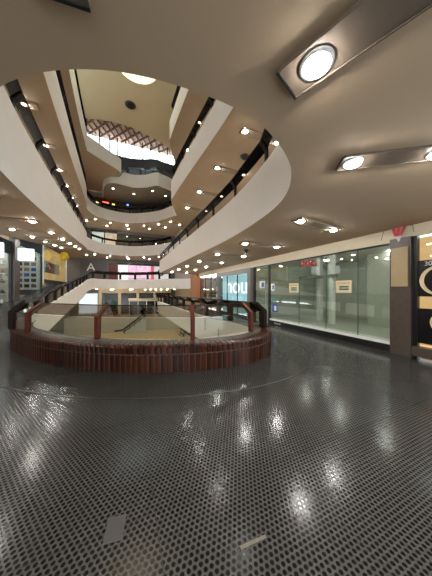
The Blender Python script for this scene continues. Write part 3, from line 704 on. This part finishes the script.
# our storey's far gallery (floor 2.15)
o = thing('sign', 'tall white letter A on the dark grey far wall', 'sign', (-3.5, 26.9, 3.9)); text('letter', 'A', 1.25, (0, 0, .12), FAR_FACE, M['white'], o, .01); link('backing', bx(-1.05, 1.6, .04, .08, -1.75, 1.05), mat('charcoal_panel', (.09, .085, .085), .6), o)
fpanel('door', 'dark red door panel left of the pink shop on the far wall', 'door', -1.75, -.85, 2.15, 4.6, mat('maroon', (.12, .02, .02), .5), .08)
ps = thing('storefront', 'pink and white lit shop front on the far gallery', 'shop front', (.0, FW, 2.15))
link('lit_window', bx(-.75, .35, -.12, -.02, .2, 2.3), emat('white_lit_shop', (.95, .95, .88), .85), ps)
for i, x in enumerate((.4, 1.25, 2.1)): link('pink_panel', bx(x, x+.8, -.14, -.02, .75, 2.3), emat('pink_lit', (1, .60, .78), .8, .4, 3), ps)
link('red_panel', bx(2.92, 3.3, -.14, -.02, .5, 2.3), emat('coral_lit', (.9, .18, .2), .6), ps)
link('lower_window', bx(.4, 2.9, -.13, -.02, .2, .72), emat('lit_lower', (.7, .62, .66), .7), ps)
link('white_panel', bx(3.35, 5.3, -.14, -.02, .3, 2.3), emat('lit_white_panel', (.85, .84, .82), .6), ps)
link('header', bx(-.8, 5.4, -.25, 0, 2.3, 2.5), M['black'], ps)
for x in (.36, 1.22, 2.07, 2.9, 3.32): link('mullion', bx(x-.03, x+.03, -.2, -.02, .2, 2.3), M['white'], ps)
bm = bmesh.new(); cyl(bm, (0, 0, 0), .42, .02, 28); o = link('emblem', bm, M['wall_dark'], ps); o.location = (4.1, -.16, 1.5); o.rotation_euler = (R(90), 0, 0)
bm = bmesh.new(); cyl(bm, (0, 0, 0), .28, .02, 28); o = link('emblem_face', bm, M['white'], ps); o.location = (4.1, -.18, 1.5); o.rotation_euler = (R(90), 0, 0)
# next storey (floor 5.6)
w = thing('storefront', 'pale lit shop window at the left of the far gallery, one storey up', 'shop front', (-3.4, FW, 5.6))
link('lit_window', bx(0, 1.2, -.1, -.02, .2, 2.45), emat('cool_lit_shop', (.62, .68, .58), .7, .4, 3), w); link('lit_window', bx(1.3, 2.5, -.1, -.02, .2, 2.45), emat('tan_lit_shop', (.72, .58, .40), .65, .4, 3), w)
link('mullion', bx(1.2, 1.3, -.14, 0, .1, 2.5), M['black'], w); link('header', bx(-.1, 2.6, -.16, 0, 2.45, 2.7), M['black'], w)
w = thing('storefront', 'long dark glass shop front across the far gallery, one storey up', 'shop front', (-.8, FW, 5.6))
link('back_panel', bx(0, 5.8, -.05, -.01, .2, 2.5), M['wall_dark'], w)
for i in range(5): link('glass_pane', bx(i*1.16+.04, i*1.16+1.12, -.14, -.12, .2, 2.5), M['smoke'], w); link('mullion', bx(i*1.16-.04, i*1.16+.04, -.16, -.02, .1, 2.5), M['black'], w)
for i in range(9):
    o = fpanel('display_case', '%s pale display case from the left in the dark glass shop front' % ORD[i], 'display', -.5+i*.6, -.2+i*.6, 6.0, 6.0+.5+.35*((i*7) % 3), M['ama_wall'] if i % 2 else M['strip'], .06, FW-.055); o['group'] = 'cases in the dark shop front'
# storey above (floor 8.95)
def neon(x0, x1, z, m, label, y=24.2):
    t = thing('neon_sign', label, 'sign', ((x0+x1)/2, y, z)); w2 = (x1-x0)/2
    link('case', bx(-w2, w2, 0, .12, -.14, .14, bev=.02), M['black'], t); link('lit_face', bx(-w2+.05, w2-.05, -.02, 0, -.09, .09), m, t)
    link('hanger', bx(-.02, .02, .04, .08, .14, 10.9-z), M['black'], t)
neon(-2.75, -2.4, 10.45, emat('amber_lit', (1, .55, .2), 2), 'small amber lit sign at the left end of the dark upper gallery')
neon(-2.2, -1.5, 10.5, emat('red_lit', (1, .10, .06), 2.5), 'wide red lit sign in the dark upper gallery')
neon(-1.3, -.95, 10.42, emat('yellow_green_lit', (.9, .8, .2), 1.6), 'small yellow lit sign right of the red one, dark upper gallery')
neon(.1, .4, 10.6, emat('blue_lit', (.15, .3, 1), 2), 'small blue lit sign in the middle of the dark upper gallery')
for i in range(7):
    o = fpanel('display_case', '%s dim display case from the left in the dark upper gallery' % ORD[i], 'display', -2.4+i*1.15, -1.6+i*1.15, 9.0, 9.9+.3*(i*5 % 3), [M['strip'], M['brownstone'], M['granite']][i % 3], .35, 24.88); o['group'] = 'cases in the upper gallery'
# clerestory gallery: low metal cabinets behind the balustrade
for i, x in enumerate((-.6, .5, 1.6)):
    o = link('planter_box', bx(-.45, .45, -.2, .2, 0, 1.5, bev=.02), mat('blue_grey_paint', (.25, .32, .42), .5)); o.location = (x+.3, 21.8-.5*i, 11.4); tag(o, '%s blue-grey box from the left under the clerestory windows' % ORD[i], 'box', 'boxes under the clerestory')

# ------------------------------------------------------------------ lower landing seen through the kerb glass
kz = -1.35
kk = thing('glass_kiosk', 'long glass kiosk with pale frame and rounded canopy on the lower far landing', 'kiosk', (.4, 25.45, kz))
link('back_panel', bx(.05, 3.72, .98, 1.02, 0, 1.6), M['black'], kk); link('counter_box', bx(.1, 3.7, .15, 1.05, 0, .5), M['wall_dark'], kk)
for i in range(4): link('glass_pane', bx(.05+i*.93, .95+i*.93, 0, .02, .1, 1.55), M['smoke_d'], kk)
for i in range(5): link('post', bx(i*.93, i*.93+.06, -.03, .04, 0, 1.58), M['white'], kk)
bm = bmesh.new(); arc = [(0, 1.55), (-.03, 1.66), (.12, 1.8), (.5, 1.9), (1.0, 1.8), (1.15, 1.6), (1.15, 1.55)]
a_ = [bm.verts.new((-.05, y, z)) for y, z in arc]; b_ = [bm.verts.new((3.85, y, z)) for y, z in arc]
for i in range(7): bm.faces.new((a_[i], a_[(i+1) % 7], b_[(i+1) % 7], b_[i]))
bm.faces.new(a_); bm.faces.new(b_[::-1]); link('canopy', bm, mat('pale_canopy', (.5, .52, .5), .35), kk)
lsf = thing('storefront', 'row of dark shop windows with cream piers behind the glass kiosk', 'shop front', (-2.6, FW, kz))
for i in range(4): link('window', bx(i*2.0+.15, i*2.0+1.85, -.1, -.02, .1, 2.5), M['black_gloss'], lsf); link('pier', bx(i*2.0-.15, i*2.0+.15, -.14, 0, 0, 3.0), M['header'], lsf)
link('header', bx(-.15, 8.0, -.12, 0, 2.5, 3.0), M['header'], lsf)
bwl = thing('storefront', 'pale blue-white lit window at the far left of the lower landing', 'shop front', (-4.6, FW, kz)); link('lit_window', bx(0, 1.7, -.1, -.02, .3, 2.4), emat('blue_white_lit', (.75, .9, 1), .95, .2, 2), bwl); link('frame', bx(-.1, 1.8, -.06, 0, .1, 2.5), M['white'], bwl)
# stair with dark handrail
st = thing('staircase', 'straight stair with pale side and dark handrail below the far landing', 'staircase', (-.1, 25.0, -3.1), R(-90))
bm = bmesh.new()
for i in range(10): box(bm, 0, 1.1, i*.22, (i+1)*.22, 0, (i+1)*.175)
link('steps', bm, M['ama_wall'], st)
bm = bmesh.new(); tube(bm, [(1.16, -.9, .35), (1.16, -.1, .42), (1.16, 2.3, 2.25), (1.16, 2.9, 2.3)], .09); tube(bm, [(1.16, -.1, .16), (1.16, 2.3, 1.95)], .05)
for i in range(5): tube(bm, [(1.16, .05+i*.5, .0+i*.36), (1.16, .05+i*.5, .55+i*.36)], .025)
link('handrail', bm, M['black'], st)
# pot plant
def plant(x, y, z, label, h=1.2, n=36, pot=True):
    t = thing('potted_plant', label, 'plant', (x, y, z)); rr = random.Random(int(x*100))
    bm = bmesh.new(); lathe(bm, [(.2, 0), (.28, .38), (.3, .42), (.25, .4)], n=18); link('pot', bm, M['clay'], t, True)
    bm = bmesh.new()
    for i in range(n):
        a = rr.uniform(0, 6.28); l = rr.uniform(.4, .7)*h; ti = rr.uniform(.15, .9); w = .06
        d = Vector((math.cos(a)*math.sin(ti), math.sin(a)*math.sin(ti), math.cos(ti))); s = Vector((-math.sin(a), math.cos(a), 0))*w
        b0 = Vector((0, 0, .38+rr.uniform(0, .5*h))); m1 = b0+d*l*.5+Vector((0, 0, .06)); e = b0+d*l-Vector((0, 0, .08))
        v = [bm.verts.new(p) for p in (b0, m1+s, e, m1-s)]; bm.faces.new(v)
    link('leaves', bm, M['green'], t)
plant(-2.0, 25.5, kz, 'leafy plant in a terracotta pot at the left of the lower landing')
plant(-1.2, 25.9, kz, 'leafy potted plant beside the left end of the kiosk', 1.5)
# green sprig growing at the kerb's inner edge
sp = thing('sprig', 'small green sprig behind the brick kerb by the middle post', 'plant', (1.1, 4.28, .5))
bm = bmesh.new()
for i in range(9):
    a = i*2.4; d = Vector((math.cos(a)*.1, math.sin(a)*.1, .06+.012*i)); s = Vector((-math.sin(a), math.cos(a), 0))*.018; v = [bm.verts.new(p) for p in (Vector((0, 0, .0+.008*i)), d*.6+s, d, d*.6-s)]; bm.faces.new(v)
link('leaves', bm, M['green'], sp)

for (x, y, z0, z1), lab in (((2.80, 7.3, 0, .44), 'dark knotted cord hanging down the cream wall inside the opening, nearer the middle post'), ((2.90, 6.3, -.25, .2), 'dark knotted cord hanging down the cream wall inside the opening, nearer the right post')):
    bm = bmesh.new(); n = 14; tube(bm, [(.012*math.sin(i*2.1), .02*math.cos(i*1.7), (z1-z0)*i/n) for i in range(n+1)], .012, 6)
    o = link('cord', bm, M['black']); o.location = (x-.06, y, z0); tag(o, lab, 'cord')
# ------------------------------------------------------------------ floor fittings
o = link('floor_plate', bx(-.055, .055, -.075, .075, .0, .005, bev=.002), mat('worn_plate', (.055, .052, .048), .5, var=.15, scale=40)); o.location = (0, 0, 0)
o.location = (-.058, 1.45, 0); o.rotation_euler = (0, 0, R(-9))
tag(o, 'plain grey cover plate let into the studded floor', 'floor plate')
o = link('tape_strip', bx(-.085, .085, -.009, .009, .0, .003), mat('worn_tape', (.13, .115, .09), .7, var=.35, scale=60)); o.location = (.70, 1.045, 0); o.rotation_euler = (0, 0, R(-4)); tag(o, 'worn pale strip of tape stuck on the studded floor', 'tape')
